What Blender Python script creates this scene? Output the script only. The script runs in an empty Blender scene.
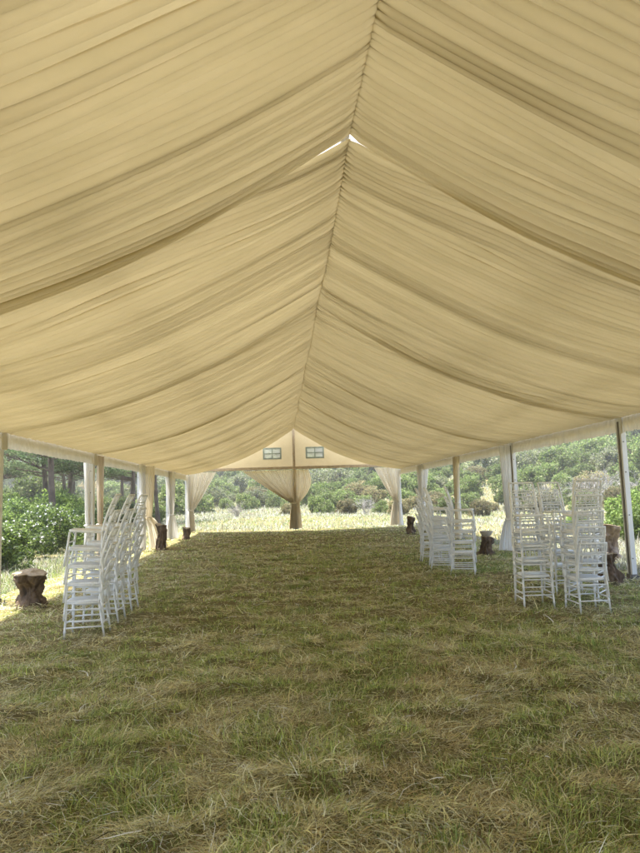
import bpy, math, random
import numpy as np
random.seed(7); rng = np.random.default_rng(7)
S = bpy.context.scene
COL = S.collection
PI = math.pi
W2 = 5.0; Y1 = 10.28; BAY = 5.0; HE = 2.64; HR = 4.69
YB = [Y1 + BAY*k for k in range(-3, 5)]       # bay lines, -4.72 .. 30.28

# ------------------------------------------------------------------ materials
def newmat(name):
    m = bpy.data.materials.new(name); m.use_nodes = True
    nt = m.node_tree; nt.nodes.clear()
    out = nt.nodes.new('ShaderNodeOutputMaterial')
    return m, nt, out
def N(nt, t, **kw):
    n = nt.nodes.new(t)
    for k, v in kw.items():
        if k in n.inputs: n.inputs[k].default_value = v
        else: setattr(n, k, v)
    return n
def ramp(nt, fac, stops):
    r = nt.nodes.new('ShaderNodeValToRGB'); e = r.color_ramp.elements
    while len(e) < len(stops): e.new(0.5)
    for i, (p, c) in enumerate(stops):
        e[i].position = p; e[i].color = (*c, 1)
    nt.links.new(fac, r.inputs[0]); return r.outputs[0]
def noise(nt, scale, detail=4, rough=.55, coord='Object', stretch=None):
    tc = N(nt, 'ShaderNodeTexCoord'); src = tc.outputs[coord]
    if stretch:
        mp = nt.nodes.new('ShaderNodeMapping'); mp.inputs['Scale'].default_value = stretch
        nt.links.new(src, mp.inputs[0]); src = mp.outputs[0]
    n = N(nt, 'ShaderNodeTexNoise'); n.inputs['Scale'].default_value = scale
    n.inputs['Detail'].default_value = detail; n.inputs['Roughness'].default_value = rough
    nt.links.new(src, n.inputs['Vector']); return n.outputs['Fac']
def solid(name, stops, scale=6, rough=.6, metallic=0, bump=0, bscale=40, stretch=None, spec=.5):
    m, nt, out = newmat(name)
    b = N(nt, 'ShaderNodeBsdfPrincipled'); b.inputs['Roughness'].default_value = rough
    b.inputs['Metallic'].default_value = metallic; b.inputs['Specular IOR Level'].default_value = spec
    nt.links.new(ramp(nt, noise(nt, scale, stretch=stretch), stops), b.inputs['Base Color'])
    if bump:
        bp = N(nt, 'ShaderNodeBump'); bp.inputs['Strength'].default_value = bump; bp.inputs['Distance'].default_value = .02
        nt.links.new(noise(nt, bscale, stretch=stretch), bp.inputs['Height']); nt.links.new(bp.outputs[0], b.inputs['Normal'])
    nt.links.new(b.outputs[0], out.inputs[0]); return m
def cloth(name, c1, c2, trans, scale=3, weave=0, tcol=None, stretch=None):
    m, nt, out = newmat(name)
    col = ramp(nt, noise(nt, scale, 5, stretch=stretch), [(.3, c1), (.7, c2)])
    d = N(nt, 'ShaderNodeBsdfDiffuse'); t = N(nt, 'ShaderNodeBsdfTranslucent')
    nt.links.new(col, d.inputs[0]); nt.links.new(col, t.inputs[0])
    if weave:
        bp = N(nt, 'ShaderNodeBump'); bp.inputs['Strength'].default_value = weave; bp.inputs['Distance'].default_value = .004
        nt.links.new(noise(nt, 60, 3), bp.inputs['Height'])
        nt.links.new(bp.outputs[0], d.inputs['Normal'])
    mx = N(nt, 'ShaderNodeMixShader'); mx.inputs[0].default_value = trans
    nt.links.new(d.outputs[0], mx.inputs[1]); nt.links.new(t.outputs[0], mx.inputs[2])
    nt.links.new(mx.outputs[0], out.inputs[0]); return m
def leafmat(name, trans=.3, rough=.5, gloss=.06):
    m, nt, out = newmat(name)
    a = N(nt, 'ShaderNodeAttribute'); a.attribute_name = 'Col'
    oi = N(nt, 'ShaderNodeObjectInfo')
    hs = N(nt, 'ShaderNodeHueSaturation'); nt.links.new(a.outputs['Color'], hs.inputs['Color'])
    mr = N(nt, 'ShaderNodeMapRange'); mr.inputs['To Min'].default_value = .72; mr.inputs['To Max'].default_value = 1.28
    nt.links.new(oi.outputs['Random'], mr.inputs[0]); nt.links.new(mr.outputs[0], hs.inputs['Value'])
    d = N(nt, 'ShaderNodeBsdfDiffuse'); t = N(nt, 'ShaderNodeBsdfTranslucent'); g = N(nt, 'ShaderNodeBsdfGlossy')
    g.inputs['Roughness'].default_value = rough
    nt.links.new(hs.outputs[0], d.inputs[0]); nt.links.new(hs.outputs[0], t.inputs[0])
    mx = N(nt, 'ShaderNodeMixShader'); mx.inputs[0].default_value = trans
    nt.links.new(d.outputs[0], mx.inputs[1]); nt.links.new(t.outputs[0], mx.inputs[2])
    m2 = N(nt, 'ShaderNodeMixShader'); m2.inputs[0].default_value = gloss
    nt.links.new(mx.outputs[0], m2.inputs[1]); nt.links.new(g.outputs[0], m2.inputs[2])
    nt.links.new(m2.outputs[0], out.inputs[0]); return m

M = {}
M['liner'] = cloth('liner_cloth', (.475, .395, .215), (.52, .43, .242), .50, 2.2, .25, stretch=(1, 3, 1))
M['roof'] = cloth('roof_pvc', (.76, .76, .74), (.80, .80, .78), .38, .9)
M['gable'] = cloth('gable_cloth', (.60, .50, .31), (.65, .55, .35), .30, 2)
M['valance'] = cloth('valance_cloth', (.70, .66, .57), (.78, .74, .66), .28, 4)
M['curtain'] = cloth('curtain_cloth', (.84, .78, .66), (.88, .84, .73), .50, 3, .2)
M['curtainw'] = cloth('white_curtain_cloth', (.86, .85, .82), (.90, .89, .87), .48, 3, .2)
M['curtainb'] = cloth('tan_curtain_cloth', (.74, .67, .57), (.80, .74, .65), .42, 5, .2)
M['curtain_shade'] = cloth('shade_tinted_curtain_cloth', (.78, .69, .50), (.83, .75, .56), .50, 4, .2)  # golden shade under the canopy put into the centre curtains' colour
M['alu'] = solid('white_painted_metal', [(.3, (.60, .61, .62)), (.65, (.74, .75, .76)), (.8, (.55, .54, .52))], 3, .45, 0, .05, 20, (1, 1, .25))
M['groove'] = solid('dark_aluminium', [(.3, (.10, .095, .09)), (.7, (.18, .17, .16))], 9, .6)
M['pole'] = solid('brown_pole', [(.3, (.34, .27, .19)), (.7, (.46, .38, .28))], 8, .55)
M['chair'] = solid('white_chair_resin', [(.25, (.66, .68, .70)), (.6, (.78, .79, .80)), (.8, (.58, .58, .57))], 9, .38, 0, .04, 60)
M['bark'] = solid('stump_wood', [(.3, (.03, .019, .012)), (.5, (.09, .058, .036)), (.72, (.20, .14, .09))], 11, .9, 0, .9, 26, (1, 1, .3))
M['palewood'] = solid('pale_driftwood', [(.3, (.10, .07, .05)), (.48, (.24, .18, .13)), (.75, (.38, .31, .24))], 8, .9, 0, .9, 22, (1, 1, .5))
M['cutwood'] = solid('sawn_wood', [(.3, (.24, .18, .11)), (.7, (.40, .33, .22))], 14, .85, 0, .4, 60)
M['stone'] = solid('pale_bowl_clay', [(.3, (.34, .30, .25)), (.7, (.48, .44, .38))], 20, .85, 0, .3, 60)
M['trunk'] = solid('pine_bark', [(.3, (.05, .038, .03)), (.7, (.16, .12, .095))], 6, .95, 0, .8, 14, (1, 1, .35))
M['deadwood'] = solid('grey_twigs', [(.3, (.20, .19, .175)), (.7, (.33, .315, .29))], 9, .9)
M['rope'] = solid('dark_strap', [(.3, (.03, .03, .035)), (.7, (.07, .07, .07))], 9, .8)
M['leaf'] = leafmat('leaf', .48, .6, .02)
M['grassb'] = leafmat('grass_blade', .48, .5, .02)
M['petal'] = cloth('petal', (.85, .84, .80), (.9, .89, .86), .3, 20)
# window film, whitened in place of the pale sky behind it
m, nt, out = newmat('window_film')
tr = N(nt, 'ShaderNodeBsdfTransparent'); tr.inputs[0].default_value = (.93, .95, .95, 1)
gl = N(nt, 'ShaderNodeBsdfDiffuse'); gl.inputs[0].default_value = (.9, .92, .92, 1)
mx = N(nt, 'ShaderNodeMixShader'); mx.inputs[0].default_value = .5
nt.links.new(tr.outputs[0], mx.inputs[1]); nt.links.new(gl.outputs[0], mx.inputs[2]); nt.links.new(mx.outputs[0], out.inputs[0])
M['film'] = m
# ground
m, nt, out = newmat('ground_soil')
c1 = ramp(nt, noise(nt, 1.6, 6, .6), [(.34, (.19, .21, .085)), (.47, (.29, .26, .14)), (.6, (.33, .29, .17)), (.72, (.22, .235, .10))])
c2 = ramp(nt, noise(nt, 26, 8, .7), [(.3, (.30, .25, .18)), (.7, (1.0, .96, .85))])
mxc = N(nt, 'ShaderNodeMix'); mxc.data_type = 'RGBA'; mxc.blend_type = 'MULTIPLY'; mxc.inputs[0].default_value = .8
nt.links.new(c1, mxc.inputs[6]); nt.links.new(c2, mxc.inputs[7])
b = N(nt, 'ShaderNodeBsdfDiffuse'); nt.links.new(mxc.outputs[2], b.inputs[0])
bp = N(nt, 'ShaderNodeBump'); bp.inputs['Strength'].default_value = .8; bp.inputs['Distance'].default_value = .03
nt.links.new(noise(nt, 30, 6, .7), bp.inputs['Height']); nt.links.new(bp.outputs[0], b.inputs['Normal'])
nt.links.new(b.outputs[0], out.inputs[0]); M['ground'] = m

# ------------------------------------------------------------------ helpers
def link(o, parent=None):
    COL.objects.link(o)
    if parent is not None: o.parent = parent
    return o
def tag(o, label=None, cat=None, group=None, kind=None):
    if label: o['label'] = label
    if cat: o['category'] = cat
    if group: o['group'] = group
    if kind: o['kind'] = kind
    return o
def empty(name, loc=(0, 0, 0), rz=0):
    o = bpy.data.objects.new(name, None); o.location = loc; o.rotation_euler = (0, 0, rz); o.empty_display_size = .2
    return link(o)
def npmesh(name, V, F, mat, cols=None, smooth=False):
    """V (n,3) array, F (m,k) index array with constant k, cols (n,3) per-vertex"""
    V = np.ascontiguousarray(V, np.float32); F = np.ascontiguousarray(F, np.int32)
    me = bpy.data.meshes.new(name); k = F.shape[1]
    me.vertices.add(len(V)); me.vertices.foreach_set('co', V.ravel())
    me.loops.add(F.size); me.loops.foreach_set('vertex_index', F.ravel())
    me.polygons.add(len(F)); me.polygons.foreach_set('loop_start', np.arange(0, F.size, k, dtype=np.int32))
    me.polygons.foreach_set('loop_total', np.full(len(F), k, np.int32))
    if smooth: me.polygons.foreach_set('use_smooth', np.ones(len(F), bool))
    me.update(calc_edges=True)
    if cols is not None:
        a = me.color_attributes.new('Col', 'FLOAT_COLOR', 'POINT')
        c = np.ones((len(V), 4), np.float32); c[:, :3] = cols; a.data.foreach_set('color', c.ravel())
    me.materials.append(mat); return me
def obj(name, me, parent=None):
    return link(bpy.data.objects.new(name, me), parent)
def grid_faces(nu, nv, wrap=False):
    i = np.arange(nu-1)[:, None]; j = np.arange(nv if wrap else nv-1)[None, :]; j2 = (j+1) % nv
    return np.stack([i*nv+j, (i+1)*nv+j, (i+1)*nv+j2, i*nv+j2], -1).reshape(-1, 4)
class MB:
    def __init__(s): s.v = []; s.f = []; s.sm = []
    def add(s, V, F, sm=False):
        o = len(s.v); s.v += [tuple(p) for p in V]; s.f += [tuple(i+o for i in f) for f in F]; s.sm += [sm]*len(F)
    def box(s, c, d, rz=0):
        x, y, z = c; a, b, h = d[0]/2, d[1]/2, d[2]/2; co, si = math.cos(rz), math.sin(rz)
        P = [(dx*a, dy*b, dz*h) for dz in (-1, 1) for dx, dy in ((-1, -1), (1, -1), (1, 1), (-1, 1))]
        s.add([(x+p[0]*co-p[1]*si, y+p[0]*si+p[1]*co, z+p[2]) for p in P],
              [(3, 2, 1, 0), (4, 5, 6, 7), (0, 1, 5, 4), (1, 2, 6, 5), (2, 3, 7, 6), (3, 0, 4, 7)])
    def beam(s, a, b, w, h, up=(0, 0, 1)):
        a = np.array(a, float); b = np.array(b, float); d = b-a; d /= np.linalg.norm(d)
        sd = np.cross(d, up); sd /= np.linalg.norm(sd); u = np.cross(sd, d)
        P = [e+sd*dx*w/2+u*dz*h/2 for e in (a, b) for dx, dz in ((-1, -1), (1, -1), (1, 1), (-1, 1))]
        s.add(P, [(3, 2, 1, 0), (4, 5, 6, 7), (0, 1, 5, 4), (1, 2, 6, 5), (2, 3, 7, 6), (3, 0, 4, 7)])
    def tube(s, pts, rad, n=8, cap=True):
        pts = [np.array(p, float) for p in pts]; V = []
        if not hasattr(rad, '__len__'): rad = [rad]*len(pts)
        ref = np.array([.13, .31, .94])
        for i, p in enumerate(pts):
            d = pts[min(i+1, len(pts)-1)]-pts[max(i-1, 0)]; d /= np.linalg.norm(d)
            r = ref if abs(d@ref) < .9 else np.array([1., 0, 0])
            a = np.cross(d, r); a /= np.linalg.norm(a); b = np.cross(d, a)
            V += [p+rad[i]*(a*math.cos(2*PI*k/n)+b*math.sin(2*PI*k/n)) for k in range(n)]
        F = [(i*n+k, i*n+(k+1) % n, (i+1)*n+(k+1) % n, (i+1)*n+k) for i in range(len(pts)-1) for k in range(n)]
        if cap: F += [tuple(reversed(range(n))), tuple(range((len(pts)-1)*n, len(pts)*n))]
        s.add(V, F, True)
    def mesh(s, name, mat):
        me = bpy.data.meshes.new(name); me.from_pydata(s.v, [], s.f)
        me.polygons.foreach_set('use_smooth', s.sm); me.materials.append(mat); me.update(); return me
    def build(s, name, mat, parent=None, bevel=0):
        o = obj(name, s.mesh(name, mat), parent)
        if bevel:
            md = o.modifiers.new('bevel', 'BEVEL'); md.width = bevel; md.segments = 2; md.limit_method = 'ANGLE'
        return o
# smooth value noise
_L = rng.random((64, 64, 64)).astype(np.float32)
def vnoise(x, y, z=0.0):
    x, y, z = np.broadcast_arrays(np.asarray(x, float), y, z)
    xi = np.floor(x).astype(int); yi = np.floor(y).astype(int); zi = np.floor(z).astype(int)
    fx, fy, fz = x-xi, y-yi, z-zi
    fx, fy, fz = [t*t*(3-2*t) for t in (fx, fy, fz)]
    r = 0
    for a in (0, 1):
        for b_ in (0, 1):
            for c in (0, 1):
                r = r + _L[(xi+a) & 63, (yi+b_) & 63, (zi+c) & 63]*(fx if a else 1-fx)*(fy if b_ else 1-fy)*(fz if c else 1-fz)
    return r
def fbm(x, y, z=0.0, o=4):
    r = 0; a = .5
    for i in range(o):
        r = r+a*vnoise(np.asarray(x)*2**i+11*i, np.asarray(y)*2**i+5*i, np.asarray(z)*2**i+3*i); a /= 2
    return r/(1-.5**o)
def hill(x, y):
    x = np.asarray(x, float); y = np.asarray(y, float)
    u = .75*y+.75*np.maximum(x, -70)
    t = np.maximum(0, u-40)
    h = .135*t*t/(t+10)
    h = np.where(h > 10.5, 10.5+(h-10.5)*.1, h)
    far = np.clip((np.hypot(x, y-10)-9)/14, 0, 1)
    return h + far*(fbm(x/9, y/9)-.5)*.5 + np.clip(t/30, 0, 1)*(fbm(x/22+7, y/22)-.5)*3.0
def hz(x, y): return float(hill(x, y))

# ------------------------------------------------------------------ terrain
xs = np.concatenate([np.linspace(-600, -90, 14), np.linspace(-80, 130, 190), np.linspace(145, 600, 14)])
ys = np.concatenate([np.linspace(-300, -20, 10), np.linspace(-12, 150, 150), np.linspace(165, 700, 16)])
X, Y = np.meshgrid(xs, ys, indexing='ij'); Z = hill(X, Y)
me = npmesh('ground', np.stack([X, Y, Z], -1).reshape(-1, 3), grid_faces(len(xs), len(ys))[:, ::-1], M['ground'], smooth=True)
tag(obj('ground', me), kind='structure')

# ------------------------------------------------------------------ marquee
tent = empty('marquee_tent', (0, 0, 0))
tag(tent, 'long open-sided marquee with pleated cream ceiling drapes over mown grass', 'marquee')

def phase(n, L, lo, hi, r):
    """piecewise phase from random wavelengths over length L sampled at n points"""
    edges = [0]
    while edges[-1] < L: edges.append(edges[-1]+r.uniform(lo, hi))
    return np.interp(np.linspace(0, L, n), edges, np.arange(len(edges))*2*PI)
def liner(side, k, y0, y1, gaps):
    r = np.random.default_rng(100+k*2+(side > 0))
    nu, nv = 46, int((150 if k < 2 else 110)*(y1-y0))
    u = np.linspace(0, 1, nu)[:, None]; v = np.linspace(0, 1, nv)[None, :]
    L = y1-y0
    mx = lambda p: .5*p
    ph1 = phase(nv*2, L*1.2, .055, .105, r); ph2 = phase(nv*2, L*1.2, .15, .42, r); ph3 = phase(nv*2, L*1.2, .5, 1.1, r)
    amp1 = np.interp(np.linspace(0, L*1.2, nv*2), np.arange(0, L*1.2+.2, .12), r.uniform(.6, 1.1, len(np.arange(0, L*1.2+.2, .12))))
    amp2 = np.interp(np.linspace(0, L*1.2, nv*2), np.arange(0, L*1.2+.5, .4), r.uniform(.25, 1.05, len(np.arange(0, L*1.2+.5, .4))))
    sd = 37*k+(5 if side > 0 else 0)
    # pleats wander a little on their way from ridge to eave
    w = .1+v*.8+(vnoise(u*2.2+sd, v*L*1.6, 0)-.5)*.09/L*np.sin(PI*u)**.7*1.3+(vnoise(u*5+sd, v*L*4, 3)-.5)*.025/L
    w2 = .1+v*.8+(vnoise(u*1.7+sd+9, v*L*1.1, 5)-.5)*.13/L
    q = w*(2*nv-1); g = np.arange(2*nv)
    P1 = np.interp(q, g, ph1); A1 = np.interp(q, g, amp1)
    q2 = w2*(2*nv-1); P2 = np.interp(q2, g, ph2); A2 = np.interp(q2, g, amp2); P3 = np.interp(q2, g, ph3)
    merge = .78+.3*vnoise(u*4+sd, v*L*2.5, 7)
    a1 = .026*A1*(.62+.38*(1-u)**1.5+.25*u**4)*merge
    a2 = .019*A2*(.30+.70*np.sin(PI*np.clip(u*.8+.12, 0, 1)))
    a3 = .014*np.sin(PI*u)
    sag = .34+.05*np.sin(PI*v)
    z = HR-.0-(HR-2.67)*u-4*sag*u*(1-u)
    z = z+(.26*np.exp(-v*L/.60)-.06*np.exp(-(1-v)*L/.30))*np.clip(u/.30, 0, 1)**1.3*np.clip((1-u)/.3, 0, 1)**.5-.11*np.sin(PI*v)*(1-u)**5
    h1 = a1*(np.sin(P1)+.35*np.sin(2*P1+.6)); h2 = a2*(1-2*np.abs(np.sin(P2/2))**.8); h3 = a3*np.sin(P3)
    yy = y0+L*v+0*u+a1*1.35*np.cos(P1)+a2*.30*np.sin(P2)
    fix = np.clip(np.minimum(v, 1-v)*L/.10, 0, 1)
    yy = y0+L*v+(yy-(y0+L*v))*fix
    for (uc, uw, g_) in gaps:
        yy = yy+g_*np.exp(-((u-uc)/uw)**2)*np.exp(-v*L/.5)
    H = h1+h2+h3
    # offset along the slope normal
    x = side*(-.022+u*(W2+.004)+H*.35*np.clip(u/.02, 0, 1))
    z = z+H*.92*np.clip(u/.02, 0, 1)
    V = np.stack([x+0*yy, yy, z+0*yy], -1).reshape(-1, 3)
    F = grid_faces(nu, nv)
    me = npmesh('ceiling_drape', V, F, M['liner'], smooth=True)
    obj('ceiling_drape', me, tent)
for k in range(-3, 4):
    y0 = Y1+BAY*k; y1 = y0+BAY+(.0 if k < 3 else -.62)
    for side in (-1, 1):
        gp = []
        if k == -1: gp = [(.08, .17, .15) if side < 0 else (.05, .13, .15)]
        if k == -1 and side < 0: gp.append((.62, .05, .02))
        if k == 3: gp = [(.05, .05, .14)] + ([(.56, .17, .5)] if side < 0 else [])
        if k == 2 and side > 0: gp = [(.66, .12, .42)]
        if k == 3 and side > 0: gp.append((.8, .06, .16))
        liner(side, k, y0-.02, y1+.004, gp)
# outer roof
yy = np.linspace(YB[0]-.05, YB[-1]+.05, 120); xx = np.array([-5.14, -5.12, -4.2, -3.4, -2.6, -1.7, -.8, 0, .8, 1.7, 2.6, 3.4, 4.2, 5.12, 5.14])
zz = 4.98-(4.98-2.82)*np.abs(xx)/5.12; zz[0] = zz[-1] = 2.55
Xg, Yg = np.meshgrid(xx, yy, indexing='ij'); Zg = np.repeat(zz[:, None], len(yy), 1)
Zg = Zg-.02*np.abs(np.sin((Yg-YB[0])/BAY*PI))*(np.abs(Xg) < 5.1)
roof = obj('roof_cover', npmesh('roof_cover', np.stack([Xg, Yg, Zg], -1).reshape(-1, 3), grid_faces(len(xx), len(yy)), M['roof']), tent)
for y in YB:
    for s in (-1, 1):
        mb = MB(); mb.beam((s*.05, y, 4.83), (s*5.0, y, 2.74), .06, .11); mb.build('rafter', M['alu'], tent, .004)
for xq in (-3.7, -2.25, 2.25, 3.7):
    mb = MB(); zq = 4.83-(2.09)*abs(xq)/4.95-.16
    mb.beam((xq, YB[0], zq), (xq, YB[-1], zq), .06, .04); mb.build('purlin', M['alu'], tent)
mb = MB(); mb.beam((0, YB[0], 4.86), (0, YB[-1], 4.86), .07, .07); mb.build('ridge_beam', M['alu'], tent)
for s in (-1, 1):
    mb = MB(); mb.beam((s*5.06, YB[0], 2.60), (s*5.06, YB[-1], 2.60), .05, .10); mb.build('eave_beam', M['alu'], tent, .004)
# posts
def post(x, y, s, foot=True):
    o = MB(); o.box((x, y, HE/2+.01), (.085, .15, HE)); p = o.build('post', M['alu'], tent, .006)
    g = MB(); g.box((x-.0445, y, HE/2), (.006, .06, HE-.1)); g.build('groove', M['groove'], p)
    for z in (.35, 1.05, 1.75, 2.25):
        g = MB(); g.tube([(x-.012, y-.074, z), (x-.012, y-.081, z)], .011, 8)
        g.build('bolt', M['groove'], p)
    b_ = MB(); b_.box((x, y, .022), (.24, .26, .014)); b_.box((x, y, .06), (.11, .175, .075))
    pl = b_.build('base_plate', M['groove'], p, .003)
    for dx, dy in ((-.09, -.1), (.09, -.1), (.09, .1), (-.09, .1)):
        t = MB(); t.tube([(x+dx, y+dy, .0), (x+dx, y+dy, .09)], .011, 6); t.build('stake', M['groove'], pl)
    return p
for s in (-1, 1):
    for y in YB: post(5.0 if s > 0 else -5.055, y, s)
# valances along the eaves: gathered strip with a scalloped free edge
def valance(s, y0, y1):
    n = 300; t = np.linspace(0, 1, n); r = np.random.default_rng(int(abs(y0)*10)+50*(s > 0))
    z = np.linspace(0, 1, 7)[:, None]
    ph = phase(n, y1-y0, .07, .2, r)[None, :]
    off = .012*np.sin(ph)*(0.3+z)+.012*(vnoise(t*22, z*1+y0)-.5)
    bot = 2.405+.007*np.sin(ph*.5)+.03*(vnoise(t*9+y0, .5)-.5)[None, :]
    Zv = (2.665)*(1-z)+bot*z
    Xv = s*(4.985)+off*1+0*Zv
    Yv = (y0+(y1-y0)*t)[None, :]+0*Zv
    obj('valance', npmesh('valance', np.stack([Xv, Yv, Zv], -1).reshape(-1, 3), grid_faces(7, n), M['valance'], smooth=True), tent)
    # flap cover over the post head
for s in (-1, 1):
    for k in range(7):
        valance(s, YB[k]+.09, YB[k+1]-.09)
    for y in YB[1:]:
        mb = MB(); mb.box((s*4.975, y, 2.53), (.02, .19, .29)); mb.build('post_head_wrap', M['valance'], tent, .004)
# gable at the far end
GY = YB[-1]
BZ = 2.83
def gz(x): return 4.93-(4.93-2.80)*abs(x)/5.1
wins = [(-1.42, -.62), (.60, 1.40)]; WZ0, WZ1 = 3.32, 3.80
cxs = sorted(set([-5.08, -4, -3, -2.2, -1.42, -.62, -.3, 0, .3, .60, 1.40, 2.2, 3, 4, 5.08]))
mb = MB()
for i in range(len(cxs)-1):
    a, b_ = cxs[i], cxs[i+1]; op = any(abs(a-w[0]) < 1e-6 for w in wins)
    def quad(z0a, z0b, z1a, z1b): mb.add([(a, GY, z0a), (b_, GY, z0b), (b_, GY, z1b), (a, GY, z1a)], [(0, 1, 2, 3)])
    lo = BZ-.02
    if op: quad(lo, lo, WZ0, WZ0); quad(WZ1, WZ1, gz(a), gz(b_))
    elif gz(a) > lo and gz(b_) > lo: quad(lo, lo, gz(a), gz(b_))
    else:
        quad(2.79, 2.79, max(gz(a), 2.8), max(gz(b_), 2.8))
mb.build('gable_panel', M['gable'], tent)
for (a, b_) in wins:
    mb = MB(); fz = .05
    for z in (WZ0, WZ1, (WZ0+WZ1)/2): mb.box(((a+b_)/2, GY-.012, z), (b_-a+.06, .012, fz+.02 if z != (WZ0+WZ1)/2 else fz))
    for x in (a, b_, (a+b_)/2): mb.box((x, GY-.016, (WZ0+WZ1)/2), (fz+.02 if x != (a+b_)/2 else fz, .012, WZ1-WZ0+.06))
    w = mb.build('window_frame', solid('grey_green_webbing', [(.3, (.22, .27, .24)), (.7, (.3, .34, .3))], 9, .7), tent)
    mb = MB(); mb.add([(a, GY+.004, WZ0), (b_, GY+.004, WZ0), (b_, GY+.004, WZ1), (a, GY+.004, WZ1)], [(0, 1, 2, 3)])
    mb.build('pane', M['film'], w)
mb = MB(); mb.beam((-5.0, GY-.09, BZ+.03), (5.0, GY-.09, BZ+.03), .07, .13); mb.build('gable_beam', M['pole'], tent, .006)
mb = MB(); mb.box((0, GY-.10, 2.36), (.12, .10, 4.72)); cp = mb.build('centre_pole', M['pole'], tent, .008)
mb = MB(); mb.box((0, GY-.10, .02), (.3, .3, .016)); mb.build('base_plate', M['groove'], cp)
# strap and pegs at the near hillside-side post
mb = MB(); mb.tube([(5.25, 10.0, .03), (5.12, 10.15, .07), (5.0, 10.2, .05), (4.86, 10.12, .03), (4.78, 10.2, .03)], .014, 6)
mb.tube([(5.15, 10.3, .05), (5.35, 10.35, .05), (5.6, 10.2, .02)], .012, 6)
o = mb.build('ratchet_strap', M['rope']); tag(o, 'dark strap coiled at the foot of the nearest post on the hillside side', 'strap')

# ------------------------------------------------------------------ curtains
def curtain(cx, cy, ax, top, tie_z, tie_w, bot_w, label, mat='curtain', z_top=2.62, z_bot=.04, tie_off=0, bot_off=0, seed=0, belly=.0, n=150, group='tied-back curtains at the marquee posts'):
    """ax = unit direction along the wall; top=(a,b) spread along it at the rail"""
    r = np.random.default_rng(seed+900)
    root = empty('curtain', (cx, cy, 0)); tag(root, label, 'curtain', group)
    nz = 46; s = np.linspace(0, 1, n)[None, :]; zt = np.linspace(0, 1, nz)[:, None]
    z = z_top+(z_bot-z_top)*zt; tt = (z_top-tie_z)/(z_top-z_bot)
    k = np.clip(zt/tt, 0, 1)
    e = .92*k+.08*k**3
    upA = top[0]*(1-e)+(tie_off-tie_w/2)*e
    upB = top[1]*(1-e)+(tie_off+tie_w/2)*e + belly*np.sin(PI*k)*.6
    d = np.clip((zt-tt)/(1-tt), 0, 1); q = d**.6
    loA = tie_off-tie_w/2+(bot_off-bot_w/2-(tie_off-tie_w/2))*q; loB = tie_off+tie_w/2+(bot_off+bot_w/2-(tie_off+tie_w/2))*q
    A = np.where(zt < tt, upA, loA); B = np.where(zt < tt, upB, loB)
    npl = max(6, int((top[1]-top[0])*9)+5)
    ph = phase(n, npl*.1, .07, .14, r)[None, :]
    wob = (vnoise(s*9+seed, zt*3)-.5)
    width = B-A
    dep = np.clip(.045+.05*width, .03, .09)*np.where(zt < tt, .6+.4*k, 1)
    along = A+width*s+.010*np.sin(ph*2+1)
    out_ = dep*(np.sin(ph+wob*1.5)*.6+.25*np.sin(ph*2.3+zt*2))+.03*wob
    at_tie = np.exp(-((zt-tt)/.02)**2); out_ = out_*(1-.45*at_tie)
    z = z+.02*wob*d
    V = np.stack([ax[0]*along-ax[1]*out_, ax[1]*along+ax[0]*out_, z+0*along], -1).reshape(-1, 3)
    obj('cloth', npmesh('cloth', V, grid_faces(nz, n), M[mat], smooth=True), root)
    mb = MB(); ra = tie_w*.58; rb = .07
    pts = [(ax[0]*(tie_off+ra*math.cos(t))-ax[1]*rb*math.sin(t), ax[1]*(tie_off+ra*math.cos(t))+ax[0]*rb*math.sin(t), tie_z) for t in np.linspace(0, 2*PI, 21)]
    mb.tube(pts, .022, 6, False); mb.build('tie_band', M[mat], root)
    return root
yA, xA = (0, 1), (1, 0)
PS, HS = 'pine side', 'hillside side'
nm = {1: 'second', 2: 'third', 3: 'fourth', 4: 'farthest corner'}
for s, sn in ((-1, PS), (1, HS)):
    curtain(s*4.93, YB[7]-.2, yA, (-.32, .12), 1.05, .18, .85, f'white curtain tied at the far corner post on the {sn}, along the long side', 'curtainw', bot_off=-.05, seed=10+s)
curtain(-4.93, YB[7]-.12, xA, (.02, 1.28), 1.0, .16, .32, 'cream curtain swept to the far corner post on the pine side, across the end wall', 'curtain', tie_off=.14, bot_off=.14, seed=21, z_top=2.76)
curtain(4.93, YB[7]-.12, xA, (-1.15, -.02), 1.15, .18, .50, 'cream curtain swept to the far corner post on the hillside side, across the end wall', 'curtain', tie_off=-.16, bot_off=-.26, seed=22, z_top=2.76)
curtain(0, GY-.22, xA, (-2.45, .05), 1.2, .20, .40, 'curtain tinted with canopy shade, swept towards the pines from the far centre pole', 'curtain_shade', tie_off=-.06, bot_off=-.10, seed=31, z_top=2.76, belly=.0)
curtain(0, GY-.20, xA, (.0, .66), 1.22, .18, .34, 'short bulging curtain tinted with canopy shade on the hillside half of the far centre pole', 'curtain_shade', tie_off=.10, bot_off=.13, seed=32, z_top=2.76, belly=.5)
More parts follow.
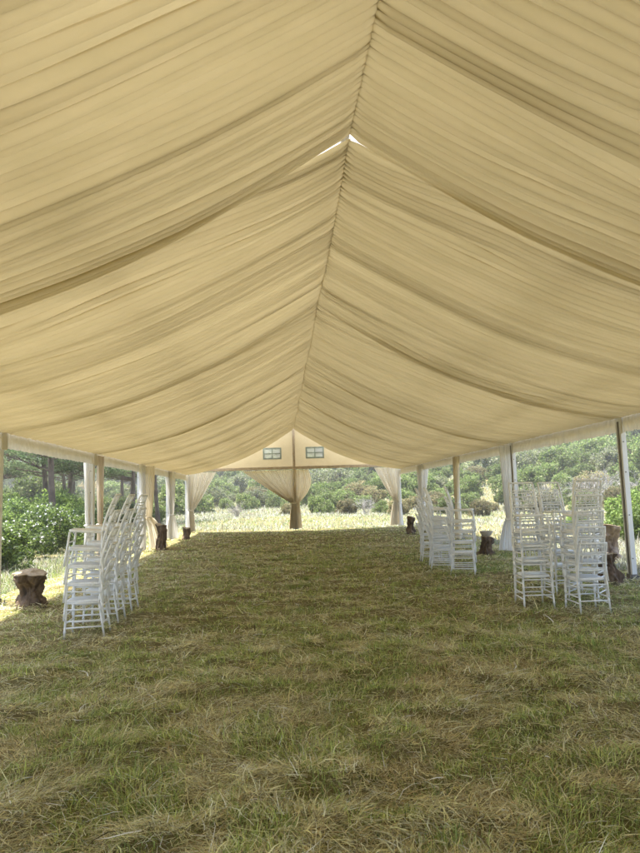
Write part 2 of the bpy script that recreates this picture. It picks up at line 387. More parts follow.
# along the long sides
curtain(-4.95, YB[4]+.30, yA, (-.22, .22), 1.0, .18, .34, 'tan curtain strip hanging just past the second post on the pine side', 'curtainb', seed=41)
curtain(-5.12, YB[4]-.06, yA, (-.30, .04), 1.0, .22, .44, 'white curtain bunched outside the second post on the pine side', 'curtainw', seed=42)
curtain(-4.9, YB[5]-.10, yA, (-.55, .22), 1.05, .34, .62, 'wide white curtain gathered on the third post of the pine side with trailing hem', 'curtainw', seed=43, bot_off=-.15)
curtain(-4.86, YB[5]+.42, (.75, .66), (-.15, .25), 1.0, .22, .62, 'cream curtain flaring to the ground beyond the third post of the pine side', 'curtain', seed=44, bot_off=.38)
curtain(-4.90, YB[6], (.6, .8), (-.34, .26), .95, .24, .80, 'pale curtain with bright flared hem on the fourth post of the pine side', 'curtainw', seed=45)
curtain(4.90, YB[4]+.24, (-.62, .78), (-.16, .16), .80, .16, .42, 'pale narrow curtain on the second post of the hillside side, hem flaring on the grass', 'curtainw', seed=51, bot_off=.12)
curtain(4.92, YB[5]-.05, yA, (-.5, .12), 1.15, .26, .5, 'cream curtain wrapped on the third post of the hillside side behind the chair stacks', 'curtain', seed=52)
curtain(4.90, YB[6]-.1, (-.5, .86), (-.5, .2), 1.1, .24, .6, 'white curtain on the fourth post of the hillside side', 'curtainw', seed=53)

# ------------------------------------------------------------------ chairs
SEAT = .40; CH = .845
def chair_meshes():
    P = []
    def rod(name, pts, r, n=8, rings=()):
        mb = MB()
        # bamboo-like turned rings along straight rods
        if rings and len(pts) == 2:
            a, b_ = map(np.array, pts); q = [0]; R = [r]
            for t in rings: q += [t-.018, t, t+.018]; R += [r*.95, r*1.25, r*.95]
            q.append(1); R.append(r*.85)
            pts = [a+(b_-a)*t for t in q]; mb.tube(pts, R, n)
        else: mb.tube(pts, r, n)
        P.append((name, mb.mesh(name, M['chair'])))
    for s in (-1, 1):
        rod('leg', [(s*.178, .175, SEAT-.01), (s*.192, .20, 0)], .0135, 8, (.12, .45, .8))
        rod('leg', [(s*.172, -.175, SEAT-.01), (s*.182, -.235, 0)], .0135, 8, (.2, .6))
        rod('side_stretcher', [(s*.186, .185, .19), (s*.178, -.205, .19)], .0085)
        rod('side_stretcher', [(s*.188, .190, .12), (s*.180, -.215, .12)], .0085)
    rod('front_stretcher', [(-.186, .187, .17), (.186, .187, .17)], .0085)
    rod('front_stretcher', [(-.183, .18, .27), (.183, .18, .27)], .0085)
    rod('rear_stretcher', [(-.176, -.21, .15), (.176, -.21, .15)], .0085)
    # seat: rounded slab
    mb = MB(); n = 36; V = []
    prof = [(.86, -.012), (.97, -.010), (1.0, -.002), (1.0, .010), (.985, .017), (.93, .021), (.5, .024), (.02, .024)]
    def sq(t, k):
        c, s_ = math.cos(t), math.sin(t); e = .28
        return (k*.172*math.copysign(abs(c)**e, c), k*.198*math.copysign(abs(s_)**e, s_)+.0)
    for k, dz in prof:
        for i in range(n):
            x, y = sq(2*PI*(i+.5)/n, k); w = 1-.05*(y < 0)*abs(y)/.2
            V.append((x*w, y, SEAT+dz))
    F = [(j*n+i, j*n+(i+1) % n, (j+1)*n+(i+1) % n, (j+1)*n+i) for j in range(len(prof)-1) for i in range(n)]
    F += [tuple(reversed(range(n))), tuple(range((len(prof)-1)*n, len(prof)*n))]
    mb.add(V, F, True); P.append(('seat', mb.mesh('seat', M['chair'])))
    # back frame: two posts and curved rails
    def by(z): t = (z-SEAT)/(CH-SEAT); return -.178-.045*t-.075*t*t
    def bx(z): return .172-.012*(z-SEAT)/(CH-SEAT)
    mb = MB()
    for s in (-1, 1):
        zs = np.linspace(SEAT-.03, CH+.006, 9); mb.tube([(s*bx(z), by(z), z) for z in zs], [.0135]*8+[.010], 8)
    for z, r in ((CH, .0125), (.735, .0085), (.705, .0085), (.60, .0085), (.515, .009)):
        mb.tube([(t*bx(z), by(z)-.018*(1-t*t), z) for t in np.linspace(-1, 1, 9)], r, 7)
    P.append(('back_frame', mb.mesh('back_frame', M['chair'])))
    for za, zb, xs_ in ((.735, CH, (-.105, -.035, .035, .105)), (.60, .705, (-.12, -.06, 0, .06, .12))):
        for x in xs_:
            t = x/.17
            mb = MB(); mb.tube([(x, by(za)-.018*(1-t*t), za), (x, by(zb)-.018*(1-t*t), zb)], .0065, 6)
            P.append(('spindle', mb.mesh('spindle', M['chair'])))
    return P
CM = chair_meshes()
ORD = {0: 'bottom', 1: 'second from the bottom', 2: 'middle', 3: 'second from the top', 4: 'top'}
def chair(loc, rz, tilt, label, group):
    r = empty('banquet_chair', loc, rz); r.rotation_euler = (tilt[0], tilt[1], rz)
    tag(r, label, 'chair', group)
    for name, me in CM: obj(name, me, r)
def stack(x, y, rz, where, group, n=5, step=.192, fwd=.008, lean=.004):
    for i in range(n):
        f = i*fwd; dx, dy = -math.sin(rz)*f, math.cos(rz)*f
        j = rz+random.uniform(-.03, .03)
        if n == 5: o = ORD[i]
        else: o = {0: 'bottom', 1: 'second from the bottom', 2: 'second from the top', 3: 'top'}[i]
        chair((x+dx+random.uniform(-.004, .004), y+dy+random.uniform(-.004, .004), i*step+hz(x, y)*0), j,
              (lean*i+random.uniform(-.008, .008), random.uniform(-.010, .010)), f'white slatted chair, {o} of {where}', group)
G1 = 'white chairs stacked on the pine side'; G2 = 'white chairs stacked nearest on the hillside side'; G3 = 'white chairs stacked midway on the hillside side'
stack(-2.96, 7.78, PI/2+.08, 'the nearest stack on the pine side', G1, fwd=.004, step=.197, lean=.022)
stack(-2.99, 8.60, PI/2+.02, 'the middle stack on the pine side', G1, fwd=.004, step=.197, lean=.022)
stack(-3.00, 9.42, PI/2-.05, 'the farthest stack on the pine side', G1, fwd=.004, step=.197, lean=.022)
stack(2.59, 8.36, PI-.06, 'the near hillside-side stack facing the camera', G2)
stack(3.40, 9.30, PI+.05, 'the farthest stack of the near hillside-side cluster', G2)
stack(3.46, 8.66, PI-.72, 'the near hillside stack turned aside', G2)
stack(3.09, 7.93, -.06, 'the near hillside stack showing its backs', G2)
stack(2.66, 11.80, -PI/2-.35, 'the nearest stack of the distant cluster', G3)
stack(2.46, 12.55, -PI/2-.25, 'the second stack of the distant cluster', G3)
stack(2.62, 13.35, -PI/2-.3, 'the third stack of the distant cluster', G3)
stack(2.62, 14.20, -PI/2-.1, 'the farthest stack of the distant cluster', G3)

# ------------------------------------------------------------------ stumps
def stump(x, y, h, r, label, seed, mat='bark', flare=.35, top=1.0, waist=.3, hole=False, gnarl=.45):
    rt = empty('tree_stump', (x, y, 0)); rt.rotation_euler[2] = seed*1.3; tag(rt, label, 'stump', 'gnarled stump stools under the marquee eaves')
    nz, na = 48, 72; t = np.linspace(0, 1, nz)[:, None]; a = np.linspace(0, 2*PI, na, endpoint=False)[None, :]
    prof = 1-waist*np.sin(PI*np.clip((t-.12)/.75, 0, 1))**1.5+flare*(1-t)**4
    prof = prof*(1-t+t*top)
    ca, sa = np.cos(a), np.sin(a)
    big = (fbm(ca*1.6+seed*3.1+5, sa*1.6+5, t*3.0*h/.5+seed, 3)-.5)*3.4*gnarl
    roots = .16*flare*np.sin(a*5+seed)*(1-t)**2*2
    rib = .07*np.sin(a*9+4*fbm(ca+3, sa+3, t*2)+seed)+(fbm(ca*4+9, sa*4+9, t*7, 3)-.5)*.55
    R = r*(prof+big*(1-.3*t)+roots+rib*.8)
    R = np.maximum(R, .35*r)
    X = R*ca; Y_ = R*sa; Z_ = t*h+0*a+(t > .999)*(.02*np.sin(a*2+seed)+.01)
    Z_ = Z_+t*.03*np.sin(a+seed)
    V = np.stack([X, Y_, Z_], -1).reshape(-1, 3)
    V[:na, 2] -= .04
    V[:, 0] += .05*np.sin(V[:, 2]*7+seed)*np.clip(V[:, 2]/h, 0, 1)
    F = grid_faces(nz, na, True)[:, ::-1]
    body = obj('bark', npmesh('bark', V, F, M[mat], smooth=True), rt)
    # sawn top face
    ring = V[-na:]; c = ring.mean(0); TV = [c+(0, 0, .008)]; TF = []
    for q in (.35, .7, .96, 1.0):
        for p in ring: TV.append(c+(p-c)*q+np.array([0, 0, .008+random.uniform(-.004, .004) if q < 1 else -.002]))
    for i in range(na): TF.append((0, 1+i, 1+(i+1) % na))
    mb = MB(); mb.add(TV, TF)
    mb.f += [(1+j*na+i, 1+(j+1)*na+i, 1+(j+1)*na+(i+1) % na, 1+j*na+(i+1) % na) for j in range(3) for i in range(na)]
    mb.sm += [False]*(3*na)
    mb.build('sawn_top', M['cutwood'], rt)
    if hole:   # a looping root arm standing out from the side
        mb = MB()
        pts = [(.10, -.12, .30), (.22, -.16, .36), (.31, -.14, .30), (.32, -.12, .18), (.24, -.12, .09), (.12, -.10, .05)]
        mb.tube(pts, [.06, .05, .045, .05, .05, .06], 10); mb.build('root_arm', M[mat], rt)
        mb = MB(); mb.tube([(-.10, -.15, .33), (-.19, -.18, .28), (-.2, -.17, .12), (-.14, -.12, .02)], [.06, .05, .05, .06], 10); mb.build('root_arm', M[mat], rt)
    return rt
stump(-4.41, 9.95, .50, .155, 'squat gnarled stump with wide pale sawn top beside the nearest pine-side post', 1, flare=.45, top=1.5, waist=.40, gnarl=.55)
stump(-4.40, 20.4, .76, .135, 'tall dark stump standing between the third and fourth pine-side posts', 2, flare=.2, waist=.1)
stump(-4.39, 25.6, .42, .13, 'small dark square stump by the fourth pine-side post', 3, flare=.1, waist=.05, gnarl=.25)
stump(4.12, 23.8, .62, .12, 'dark twisted stump by the fourth hillside-side post', 4, flare=.5, top=1.2, waist=.35)
stump(4.10, 14.95, .42, .145, 'dark lumpy stump carrying a pale bowl', 5, flare=.4, waist=.3)
stump(4.43, 9.95, .46, .155, 'dark ridged stump beside the nearest hillside-side post', 6, flare=.45, top=.85, waist=.05, gnarl=.5)
stump(6.05, 13.0, .70, .21, 'tall pale driftwood stump with open roots beyond the eave', 8, 'palewood', flare=.1, top=1.15, waist=.45, hole=True, gnarl=.4)
mb = MB(); n = 28; V = []; bp_ = [(.09, 0), (.10, .005), (.125, .05), (.15, .10), (.152, .115), (.14, .115), (.12, .06), (.08, .025), (.004, .02)]
for r_, z_ in bp_:
    for i in range(n): V.append((r_*math.cos(2*PI*i/n), r_*math.sin(2*PI*i/n), z_))
mb.add(V, [(j*n+i, j*n+(i+1) % n, (j+1)*n+(i+1) % n, (j+1)*n+i) for j in range(len(bp_)-1) for i in range(n)], True)
o = mb.build('bowl', M['stone']); o.location = (4.12, 14.95, .455); tag(o, 'pale round clay bowl sitting on a dark lumpy stump', 'bowl')

# ------------------------------------------------------------------ vegetation
def leaves(C, size, colsA, r, up=.2, aspect=.5, ncorner=4):
    """leaf quads at centres C (n,3); returns V, F, cols"""
    n = len(C); d = r.normal(size=(n, 3)); d[:, 2] += up; d /= np.linalg.norm(d, axis=1)[:, None]
    q = r.normal(size=(n, 3)); a = np.cross(d, q); a /= np.linalg.norm(a, axis=1)[:, None]; b_ = np.cross(d, a)
    s = size*r.uniform(.6, 1.4, n)[:, None]
    V = np.stack([C-a*s, C-b_*s*aspect+d*s*.15, C+a*s, C+b_*s*aspect+d*s*.15], 1).reshape(-1, 3)
    F = np.arange(4*n).reshape(n, 4)
    return V, F, np.repeat(colsA, 4, 0)
def palette(n, cols, r, jit=.18):
    c = np.array(cols)[r.integers(0, len(cols), n)]
    return np.clip(c*(1+r.normal(size=(n, 1))*jit), .004, 1)
OLIVE = [(.14, .175, .06), (.18, .215, .08), (.11, .145, .05), (.22, .25, .11), (.25, .27, .14)]
GREEN = [(.12, .185, .04), (.17, .245, .055), (.09, .14, .035), (.22, .30, .08)]
DARKG = [(.06, .09, .035), (.075, .11, .045), (.09, .13, .055)]
GREY = [(.20, .21, .14), (.25, .255, .18), (.16, .18, .11), (.30, .29, .22)]
DRY = [(.30, .24, .13), (.24, .20, .11), (.14, .16, .06), (.20, .20, .09)]
def bush_mesh(seed, n, size, cols, w=1.0, h=1.0, lobes=9):
    r = np.random.default_rng(seed); C = []
    cs = [(0, 0, .5*h, .55*w)]
    for i in range(lobes):
        a = r.uniform(0, 2*PI); q = r.uniform(.2, .75)*w
        cs.append((q*math.cos(a), q*math.sin(a), r.uniform(.18, .85)*h*(1-.3*q/w), r.uniform(.2, .42)*w))
    vol = np.array([c[3]**2 for c in cs]); k = r.choice(len(cs), n, p=vol/vol.sum()); cs = np.array(cs)
    d = r.normal(size=(n, 3)); d /= np.linalg.norm(d, axis=1)[:, None]
    rad = r.uniform(.55, 1.08, n)**.7
    # uneven outline: clumps stick out, gaps open
    f = fbm(d[:, 0]*2.2+k*3+20, d[:, 1]*2.2+20, d[:, 2]*2.2+seed % 17+20, 3)
    rad = rad*(.65+.8*f)
    C = cs[k, :3]+d*(rad*cs[k, 3])[:, None]*np.array([1, 1, .85*h/w if h < w else 1])
    keep = (C[:, 2] > .02) & (fbm(C[:, 0]*3+30, C[:, 1]*3+30, C[:, 2]*3+seed % 13, 2) > .36)
    C = C[keep]; col = palette(len(C), cols, r)
    # clump-wise tone of the foliage itself (young and old growth)
    tone = .7+.6*fbm(C[:, 0]*2+9, C[:, 1]*2+9, C[:, 2]*2+9, 2)[:, None]
    V, F, cc = leaves(C, size, col*tone, r, .25)
    return V, F, cc, C
def stems_mesh(seed, w, h, mat):
    r = random.Random(seed); mb = MB()
    for i in range(7):
        a = r.uniform(0, 2*PI); q = r.uniform(.2, .6)*w
        p = [(.05*math.cos(a), .05*math.sin(a), -.05), (q*.4*math.cos(a), q*.4*math.sin(a), h*.35), (q*math.cos(a+.3), q*math.sin(a+.3), h*.8)]
        mb.tube(p, [.03, .02, .008], 5)
    return mb.mesh('stem', mat)
class Kind:
    def __init__(s, seed, n, size, cols, w, h, flowers=0, lobes=9):
        V, F, cc, C = bush_mesh(seed, n, size, cols, w, h, lobes)
        s.fol = npmesh('foliage', V, F, M['leaf'], cc); s.stem = stems_mesh(seed, w, h, M['trunk']); s.fl = None
        if flowers:
            r = np.random.default_rng(seed+1); top = C[(C[:, 2] > .35*h)]; rr = np.hypot(top[:, 0], top[:, 1])+top[:, 2]*.8
            top = top[rr > np.quantile(rr, .6)]
            q = top[r.integers(0, len(top), flowers)]+r.normal(size=(flowers, 3))*.02; q = np.repeat(q, 4, 0)+r.normal(size=(flowers*4, 3))*.012
            V2, F2, _ = leaves(q, .022, np.ones((len(q), 3)), r, .6, .8)
            s.fl = npmesh('blossoms', V2, F2, M['petal'])
    def place(s, x, y, sc, label, cat, group, name='shrub', sz=None, rz=None):
        o = empty(name, (x, y, hz(x, y)-.05), random.uniform(0, 6.28) if rz is None else rz)
        o.scale = (sc, sc, sz or sc*random.uniform(.85, 1.15)); tag(o, label, cat, group)
        obj('foliage', s.fol, o); obj('stem', s.stem, o)
        if s.fl: obj('blossoms', s.fl, o)
        return o
KF = [Kind(200+i, 15000, .035, GREEN+GREEN+DARKG, 1.0, 1.15, 120, 12) for i in range(3)]
KN = [Kind(220+i, 9000, .04, GREEN, 1.0, 1.0, 0, 10) for i in range(2)]
KM = [Kind(240+i, 11000, .044, c, 1.0, 1.0, 0, 10) for i, c in enumerate([GREEN+OLIVE, OLIVE+GREY, GREEN+OLIVE, GREY, DARKG+OLIVE, DRY])]
# flowering bushes beside the marquee on the pine side
fb = [(-7.3, 12.3, .95), (-8.6, 14.0, 1.25), (-7.6, 15.6, 1.15), (-9.6, 16.5, 1.5), (-8.3, 18.3, 1.3), (-10.8, 15.0, 1.4), (-7.9, 20.8, 1.2),
      (-10.0, 20.2, 1.5), (-8.4, 23.6, 1.25), (-11.6, 18.4, 1.5), (-10.6, 24.2, 1.4), (-9.0, 27.0, 1.3), (-12.3, 22.5, 1.6), (-13.6, 16.5, 1.6)]
for i, (x, y, s) in enumerate(fb):
    KF[i % 3].place(x, y, s, 'green bush dotted with white blossoms beside the pine-side posts', 'bush', 'flowering bushes beside the marquee', 'flowering_bush')
for i, (x, y, s) in enumerate([(-11.5, 20.8, 1.7), (-13.5, 20.0, 1.8), (-12.0, 25.0, 1.8), (-14.8, 24.0, 1.9), (-10.4, 28.5, 1.7), (-13.0, 28.0, 1.9), (-16.5, 27.5, 2.0), (-16.0, 21.5, 1.9), (-11.5, 31.5, 1.8), (-18.5, 30.5, 2.0), (-14.5, 33.5, 2.0)]):
    KN[i % 2].place(x, y, s, 'bright yellow-green bush between the flowering bushes and the pines', 'bush', 'green bushes in front of the pines', 'bush')
for i, (x, y, s) in enumerate([(9.2, 17.3, 1.0), (10.6, 18.3, 1.25), (11.9, 19.6, 1.2), (12.2, 22.6, 1.3), (9.3, 21.4, .7)]):
    KN[i % 2].place(x, y, s, 'fresh green bush in the dry meadow beyond the nearest hillside-side post', 'bush', 'green bushes beyond the nearest hillside-side post', 'bush')
# hillside scrub, one thing per shrub, standing closer together up the slope
rs = random.Random(5); placed = []
def scatter(n, xr, yr, mind, smin, smax, kinds, label, group, test=None):
    c = 0; tries = 0
    while c < n and tries < n*60:
        tries += 1; x = rs.uniform(*xr); y = rs.uniform(*yr)
        if test and not test(x, y): continue
        if any((x-a)**2+(y-b_)**2 < (mind*.5*(1+q))**2 for a, b_, q in placed): continue
        s = rs.uniform(smin, smax); placed.append((x, y, min(s/3, .6)+.4)); c += 1
        KM[rs.choice(kinds)].place(x, y, s, label, 'shrub', group)
U = lambda x, y: .75*y+.75*max(x, -70)
inview = lambda x, y: -.62*y-4 < x < .72*y+4
scatter(26, (-14, 30), (37, 52), 2.6, .6, 1.35, [2, 3, 5, 0], 'low shrub scattered over the dry meadow beyond the far end', 'low shrubs on the meadow', lambda x, y: inview(x, y) and 38 < U(x, y) < 50 and x > -9+0*y)
scatter(80, (-20, 50), (30, 80), 2.4, 1.1, 2.0, [0, 2, 5, 1, 0, 2], 'rounded olive shrub on the lower slope behind the marquee', 'shrubs on the lower slope', lambda x, y: inview(x, y) and 46 < U(x, y) < 62)
scatter(90, (-35, 75), (40, 110), 3.0, 1.8, 3.0, [0, 2, 0, 1, 4], 'dense maquis shrub on the hillside beyond the marquee', 'shrubs on the hillside', lambda x, y: inview(x, y) and 60 < U(x, y) < 88)
scatter(90, (-50, 110), (60, 170), 4.4, 2.8, 4.4, [0, 1, 4, 4, 2], 'dark bush near the top of the hillside', 'bushes along the hilltop', lambda x, y: inview(x, y) and 84 < U(x, y) < 130)
# bare grey shrubs
def twigs(seed):
    r = random.Random(seed); mb = MB()
    def grow(p, d, L, rad, lev):
        q = [p]; dd = np.array(d)
        for i in range(3):
            dd = dd+np.array([r.uniform(-.2, .2) for _ in range(3)]); dd /= np.linalg.norm(dd); q.append(q[-1]+dd*L/3)
        mb.tube(q, [rad, rad*.85, rad*.7, rad*.5], 4, False)
        if lev:
            for i in range(4):
                e = dd+np.array([r.uniform(-.8, .8) for _ in range(3)]); grow(q[r.randint(1, 3)], e/np.linalg.norm(e), L*.62, rad*.55, lev-1)
    for i in range(6): grow(np.array([r.uniform(-.1, .1), r.uniform(-.1, .1), -.05]), [r.uniform(-.5, .5), r.uniform(-.5, .5), 1], .55, .02, 3)
    return mb.mesh('twigs', M['deadwood'])
TW = [twigs(i) for i in range(2)]
for i, (x, y, s) in enumerate([(19.5, 41, 2.4), (22, 44, 2.6), (17, 43, 2.0), (24.6, 42.5, 2.2), (5.5, 47, 1.5), (-4, 49, 1.5)]):
    o = obj('bare_shrub', TW[i % 2]); o.location = (x, y, hz(x, y)-.05); o.scale = (s, s, s); o.rotation_euler[2] = i*1.1
    tag(o, 'leafless grey shrub among the green scrub', 'shrub', 'bare grey shrubs')
# pines
def pine_meshes(seed, H):
    r = random.Random(seed); nr = np.random.default_rng(seed)
    mb = MB(); lean = r.uniform(-.5, .5), r.uniform(-.3, .3)
    tp = [np.array([lean[0]*t*t+.12*math.sin(t*5+seed), lean[1]*t*t, H*t-.1]) for t in np.linspace(0, .93, 9)]
    mb.tube(tp, [.155*(1-.62*i/8)*(1.25 if i == 0 else 1) for i in range(9)], 9)
    tips = []
    for i in range(30):
        t = r.uniform(.36, .95); k = t/.93*8; a_ = int(min(k, 7)); p = tp[a_]+(tp[a_+1]-tp[a_])*(k-a_ if k < 8 else 1)
        an = r.uniform(0, 2*PI); L = (2.9*(1-abs(t-.62)*1.1))*r.uniform(.6, 1.1)*H/8
        q = [p]; d = np.array([math.cos(an), math.sin(an), r.uniform(.05, .45)])
        for j in range(4): d = d+np.array([r.uniform(-.16, .16), r.uniform(-.16, .16), r.uniform(-.12, .16)]); q.append(q[-1]+d/np.linalg.norm(d)*L/4)
        mb.tube(q, [.055, .042, .03, .02, .01], 5, False)
        for j in (2, 3, 4):
            for m_ in range(3):
                e = q[j]+np.array([r.uniform(-.45, .45), r.uniform(-.45, .45), r.uniform(0, .3)])*H/8; tips.append(e)
                mb.tube([q[j-1], (q[j-1]+e)/2+np.array([0, 0, .03]), e], [.018, .012, .006], 4, False)
    tips = np.array(tips); n = 38
    C = np.repeat(tips, n, 0)+nr.normal(size=(len(tips)*n, 3))*np.array([.26, .26, .11])*H/8+np.array([0, 0, .06])
    dirs = nr.normal(size=C.shape)*np.array([1, 1, .7])+np.array([0, 0, .55]); dirs /= np.linalg.norm(dirs, axis=1)[:, None]
    sd = np.cross(dirs, nr.normal(size=C.shape)); sd /= np.linalg.norm(sd, axis=1)[:, None]
    L = nr.uniform(.10, .2, (len(C), 1)); w = .020
    V = np.stack([C-sd*w, C+sd*w, C+sd*w*.5+dirs*L, C-sd*w*.5+dirs*L], 1).reshape(-1, 3)
    c = np.repeat(palette(len(C), [(.12, .18, .075), (.16, .22, .095), (.20, .25, .12)], nr), 4, 0)
    return mb.mesh('trunk', M['trunk']), npmesh('crown', V, np.arange(len(V)).reshape(-1, 4), M['leaf'], c)
PM = [pine_meshes(40+i, 8.0) for i in range(4)]
pines = [(-9.8, 26.5, .98, 0), (-17.8, 31, .95, 1), (-12.6, 33.5, 1.0, 2), (-10.6, 34.5, .95, 3), (-9.6, 39.5, 1.0, 1), (-18.6, 36, 1.1, 3), (-9.0, 44, 1.05, 0), (-22.5, 34, 1.1, 2), (-14.5, 43, 1.15, 0), (-20, 46, 1.2, 1), (-27, 43, 1.2, 3), (-11.5, 51, 1.2, 2), (-17.3, 52, 1.25, 3), (-25, 56, 1.3, 0), (-31, 52, 1.3, 1), (-36, 60, 1.4, 2), (-29, 64, 1.3, 3), (-21, 62, 1.3, 2), (-15, 60, 1.2, 1), (-33, 72, 1.5, 0), (-24, 74, 1.4, 1), (-17, 72, 1.3, 3), (-41, 70, 1.5, 3)]
for i, (x, y, s, k) in enumerate(pines):
    o = empty('pine_tree', (x, y, hz(x, y)), i*2.1); o.scale = (s, s, s)
    lab = 'largest open-crowned pine rising behind the flowering bushes' if i == 0 else 'spreading green pine standing back in the grove behind the flowering bushes'
    tag(o, lab, 'pine tree', 'pines in the grove beside the marquee' if i else None)
    obj('trunk', PM[k][0], o); obj('crown', PM[k][1], o)
# low growth under the pines
for i in range(48):
    x = rs.uniform(-40, -9.5); y = rs.uniform(30, 66)
    KM[rs.choice([0, 2, 4])].place(x, y, rs.uniform(1.2, 1.9), 'leafy shrub growing under the pine grove', 'shrub', 'undergrowth shrubs beneath the pines')
for i in range(46):
    y = rs.uniform(64, 125); x = rs.uniform(-.62*y, -10)
    KM[rs.choice([0, 2, 4, 1])].place(x, y, rs.uniform(2.4, 3.8), 'broad leafy bush on open ground far behind the pine trunks', 'shrub', 'bushes far behind the pines')
# distant wooded ridge
def farwood():
    r = np.random.default_rng(77); n = 90000
    a = r.uniform(-.95, .95, n); d = r.uniform(150, 330, n); x = d*np.sin(a); y = d*np.cos(a)
    base = hill(x, y); top = 3+6*fbm(x/14+40, y/14+40, 0, 3)
    z = base+top*r.uniform(.15, 1, n)**.6
    C = np.stack([x, y, z], 1)
    V, F, cc = leaves(C, 1.2, palette(n, OLIVE+DARKG, r), r, .5)
    tag(obj('distant_woods', npmesh('distant_woods', V, F, M['leaf'], cc)), kind='stuff')
farwood()

# ------------------------------------------------------------------ grass
STRAW = np.array([(.72, .66, .38), (.82, .77, .48), (.60, .53, .28), (.90, .87, .64), (.40, .32, .17), (.74, .70, .40)])
GRN = np.array([(.36, .43, .12), (.44, .50, .14), (.28, .35, .10), (.54, .56, .20), (.22, .30, .09)])
CX, CY = -.69, 0.
def grass(name, n, d0, d1, half, pw, wmin, label=None):
    r = np.random.default_rng(int(d0*10)+3)
    t = r.random(n); e = 2-pw
    d = (d0**e+t*(d1**e-d0**e))**(1/e) if abs(e) > 1e-3 else d0*(d1/d0)**t
    a = r.uniform(-half, half, n); x = CX+d*np.sin(a); y = CY+d*np.cos(a)
    inside = (np.abs(x) < 5.3) & (y < 30.3)
    gp = .5+.30*(fbm(x*.8+50, y*.8+50, 0, 2)-.5)+1.5*(fbm(x*3.6+9, y*4.2+9, 0, 3)-.5)
    pg = np.clip(.38+(gp-.5)*3.0, .08, .75)            # green patches in mown straw
    pg = np.where(inside, pg*.95+.02, np.clip(pg*.45+.22+(x < -5.0)*.36*(y < 30), 0, .9))
    # the lush strip at the meadow's edge
    pg = np.where((y > 34) & (y < 44), np.clip(pg+.28, 0, .85), pg)
    green = r.random(n) < pg
    L = np.where(green, r.gamma(4, .014, n)+.02, r.gamma(3, .032, n)+.03)
    L = np.where(inside, L*.72, L*1.2+np.clip((y-44)/10, 0, 1)*.12)
    tall = fbm(x*.5+90, y*.5, 0, 2); L = L*(.65+.7*tall)
    el = np.where(green, r.uniform(.5, 1.45, n), np.abs(r.normal(0, .28, n))+.02)     # elevation of the blade: mown straw lies flat
    el = np.where(inside, el, np.where(green, r.uniform(.8, 1.5, n), r.uniform(.25, 1.4, n)))
    az0 = 2*PI*vnoise(x*2.2+70, y*2.2, 0)*1.5
    az = az0+r.normal(0, 1.1, n)
    bend = r.uniform(-.1, .9, n)*np.where(green, 1, .5)
    w = np.maximum(wmin, d*.00056)*np.clip(np.exp(r.normal(.15, .45, n)), .5, 3)
    z0 = hill(x, y)+np.where(green, 0, r.uniform(0, .03, n))+np.clip(fbm(x*2.4+13, y*3.6+77, 0, 3)-.46, 0, .3)*.22*inside
    P = np.stack([x, y, z0], 1); segs = 3 if d0 < 12 else 2
    pts = [P]; ang = el.copy(); azc = az.copy()
    curl = r.normal(0, .35, n)
    for i in range(segs):
        dirv = np.stack([np.cos(ang)*np.cos(azc), np.cos(ang)*np.sin(azc), np.sin(ang)], 1)
        q = pts[-1]+dirv*(L/segs)[:, None]; q[:, 2] = np.maximum(q[:, 2], z0*0+hill(x, y)+.004 if False else P[:, 2]+.002)
        pts.append(q); ang = ang-bend*.9; azc = azc+curl
    sd = np.stack([-np.sin(az), np.cos(az), r.uniform(-.5, .5, n)], 1)*(w/2)[:, None]
    V = []
    for i, q in enumerate(pts):
        k = [1, .85, .6, .15][i] if segs == 3 else [1, .8, .2][i]
        V += [q-sd*k, q+sd*k]
    m_ = len(V); V = np.stack(V, 1).reshape(-1, 3)
    base = (np.arange(n)*m_)[:, None, None]
    F = (base+np.array([[2*i, 2*i+1, 2*i+3, 2*i+2] for i in range(segs)])[None]).reshape(-1, 4)
    c = np.where(green[:, None], GRN[r.integers(0, 5, n)], STRAW[r.integers(0, 6, n)])
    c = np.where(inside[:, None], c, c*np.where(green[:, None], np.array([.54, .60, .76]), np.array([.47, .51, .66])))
    brown = np.clip((fbm(x*.9+20, y*.9+33, 0, 3)-.5)*4, 0, 1)[:, None]*(~green[:, None])
    c = c*(1-.22*brown*np.array([.6, .8, 1.0]))
    c = c*(1+r.normal(0, .32, (n, 1)))
    # each blade keeps a paler tip
    o = obj(name, npmesh(name, V, F, M['grassb'], np.repeat(np.clip(c, .01, .9), m_, 0)))
    tag(o, kind='stuff')
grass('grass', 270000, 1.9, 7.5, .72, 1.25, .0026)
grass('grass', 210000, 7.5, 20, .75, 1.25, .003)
grass('grass', 240000, 20, 78, .80, 1.1, .008)
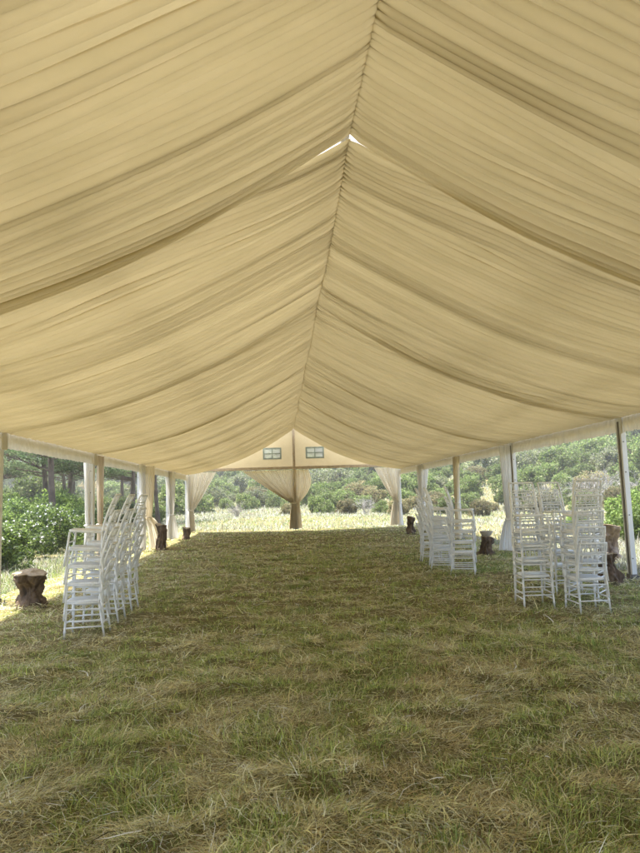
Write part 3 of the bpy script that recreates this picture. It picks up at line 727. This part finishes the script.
# tufts: denser upright green clumps under the roof
def tufts():
    r = np.random.default_rng(15); nt_ = 1500
    d = np.sqrt(r.uniform(2.0**2, 17**2, nt_)); a = r.uniform(-.72, .72, nt_)
    tx = CX+d*np.sin(a); ty = d*np.cos(a); ok = fbm(tx*1.1+50, ty*1.1+50, 0, 4) > .47; tx, ty = tx[ok], ty[ok]
    k = 34; n = len(tx)*k; sp = np.repeat(r.uniform(.02, .09, len(tx)), k)
    x = np.repeat(tx, k)+r.normal(0, 1, n)*sp; y = np.repeat(ty, k)+r.normal(0, 1, n)*sp
    L = r.uniform(.04, .11, n)*np.repeat(r.uniform(.6, 1.3, len(tx)), k); az = r.uniform(0, 2*PI, n); el = r.uniform(.7, 1.5, n); bend = r.uniform(0, .6, n)
    w = np.maximum(.0028, np.hypot(x, y)*.0005); pts = [np.stack([x, y, hill(x, y)], 1)]; ang = el
    for i in range(3):
        pts.append(pts[-1]+np.stack([np.cos(ang)*np.cos(az), np.cos(ang)*np.sin(az), np.sin(ang)], 1)*(L/3)[:, None]); ang = ang-bend
    sd = np.stack([-np.sin(az), np.cos(az), 0*az], 1)*(w/2)[:, None]; V = []
    for i, q in enumerate(pts): V += [q-sd*[1, .9, .65, .1][i], q+sd*[1, .9, .65, .1][i]]
    V = np.stack(V, 1).reshape(-1, 3)
    F = ((np.arange(n)*8)[:, None, None]+np.array([[2*i, 2*i+1, 2*i+3, 2*i+2] for i in range(3)])[None]).reshape(-1, 4)
    c = np.repeat(GRN[r.integers(0, 5, len(tx))], k, 0)*(1+r.normal(0, .15, (n, 1)))
    tag(obj('grass_tufts', npmesh('grass_tufts', V, F, M['grassb'], np.repeat(np.clip(c, .01, .9), 8, 0))), kind='stuff')
tufts()

# ------------------------------------------------------------------ haze
mb = MB(); mb.box((0, 200, 16), (1240, 1040, 42)); m, nt, out = newmat('air')
pv = nt.nodes.new('ShaderNodeVolumePrincipled'); pv.inputs['Density'].default_value = .0010; pv.inputs['Color'].default_value = (.93, .95, .97, 1); pv.inputs['Anisotropy'].default_value = .3
nt.links.new(pv.outputs[0], out.inputs['Volume'])
tag(mb.build('haze', m), kind='stuff')

# ------------------------------------------------------------------ light
sx, sy, sz = -.29, .12, 1.0          # towards the sun
v = np.array([sx, sy, sz]); v /= np.linalg.norm(v)
elev = math.asin(v[2])
L = bpy.data.lights.new('sun', 'SUN'); L.energy = 4.2; L.angle = math.radians(.6); L.color = (1, .955, .88)
so = bpy.data.objects.new('sun', L); COL.objects.link(so)
from mathutils import Vector, Matrix
so.rotation_euler = Vector(v).to_track_quat('Z', 'Y').to_euler()
wd = bpy.data.worlds.new('World'); S.world = wd; wd.use_nodes = True; nt = wd.node_tree; nt.nodes.clear()
wo = nt.nodes.new('ShaderNodeOutputWorld'); bg = nt.nodes.new('ShaderNodeBackground'); sk = nt.nodes.new('ShaderNodeTexSky')
sk.sky_type = 'NISHITA'; sk.sun_disc = False; sk.sun_elevation = elev; sk.sun_rotation = math.atan2(v[0], v[1]); sk.dust_density = 2.5; sk.air_density = 1.0
bg.inputs[1].default_value = .15
nt.links.new(sk.outputs[0], bg.inputs[0]); nt.links.new(bg.outputs[0], wo.inputs[0])

# ------------------------------------------------------------------ camera
pitch, yaw, roll = .1076, .065, .031
fwd = Vector((math.sin(yaw)*math.cos(pitch), math.cos(yaw)*math.cos(pitch), math.sin(pitch)))
right = Vector((math.cos(yaw), -math.sin(yaw), 0)); up = right.cross(fwd)
r2 = right*math.cos(roll)-up*math.sin(roll); u2 = right*math.sin(roll)+up*math.cos(roll)
cd = bpy.data.cameras.new('camera'); cam = bpy.data.objects.new('camera', cd); COL.objects.link(cam)
mw = Matrix((( r2.x, u2.x, -fwd.x, -.686), (r2.y, u2.y, -fwd.y, 0), (r2.z, u2.z, -fwd.z, 1.518), (0, 0, 0, 1)))
cam.matrix_world = mw
cd.sensor_fit = 'HORIZONTAL'; cd.sensor_width = 36; cd.lens = 36; cd.clip_end = 3000; cd.clip_start = .05
S.camera = cam
S.view_settings.view_transform = 'Standard'; S.view_settings.look = 'None'; S.view_settings.gamma = 1; S.view_settings.use_curve_mapping = False
S.view_settings.exposure = 1.97
c = S.cycles
c.use_denoising = True
try: c.denoiser = 'OPENIMAGEDENOISE'; c.denoising_input_passes = 'RGB_ALBEDO_NORMAL'; c.denoising_prefilter = 'ACCURATE'
except Exception: pass
c.volume_bounces = 1; c.max_bounces = 10; c.diffuse_bounces = 6; c.transmission_bounces = 8; c.transparent_max_bounces = 8; c.sample_clamp_indirect = 8
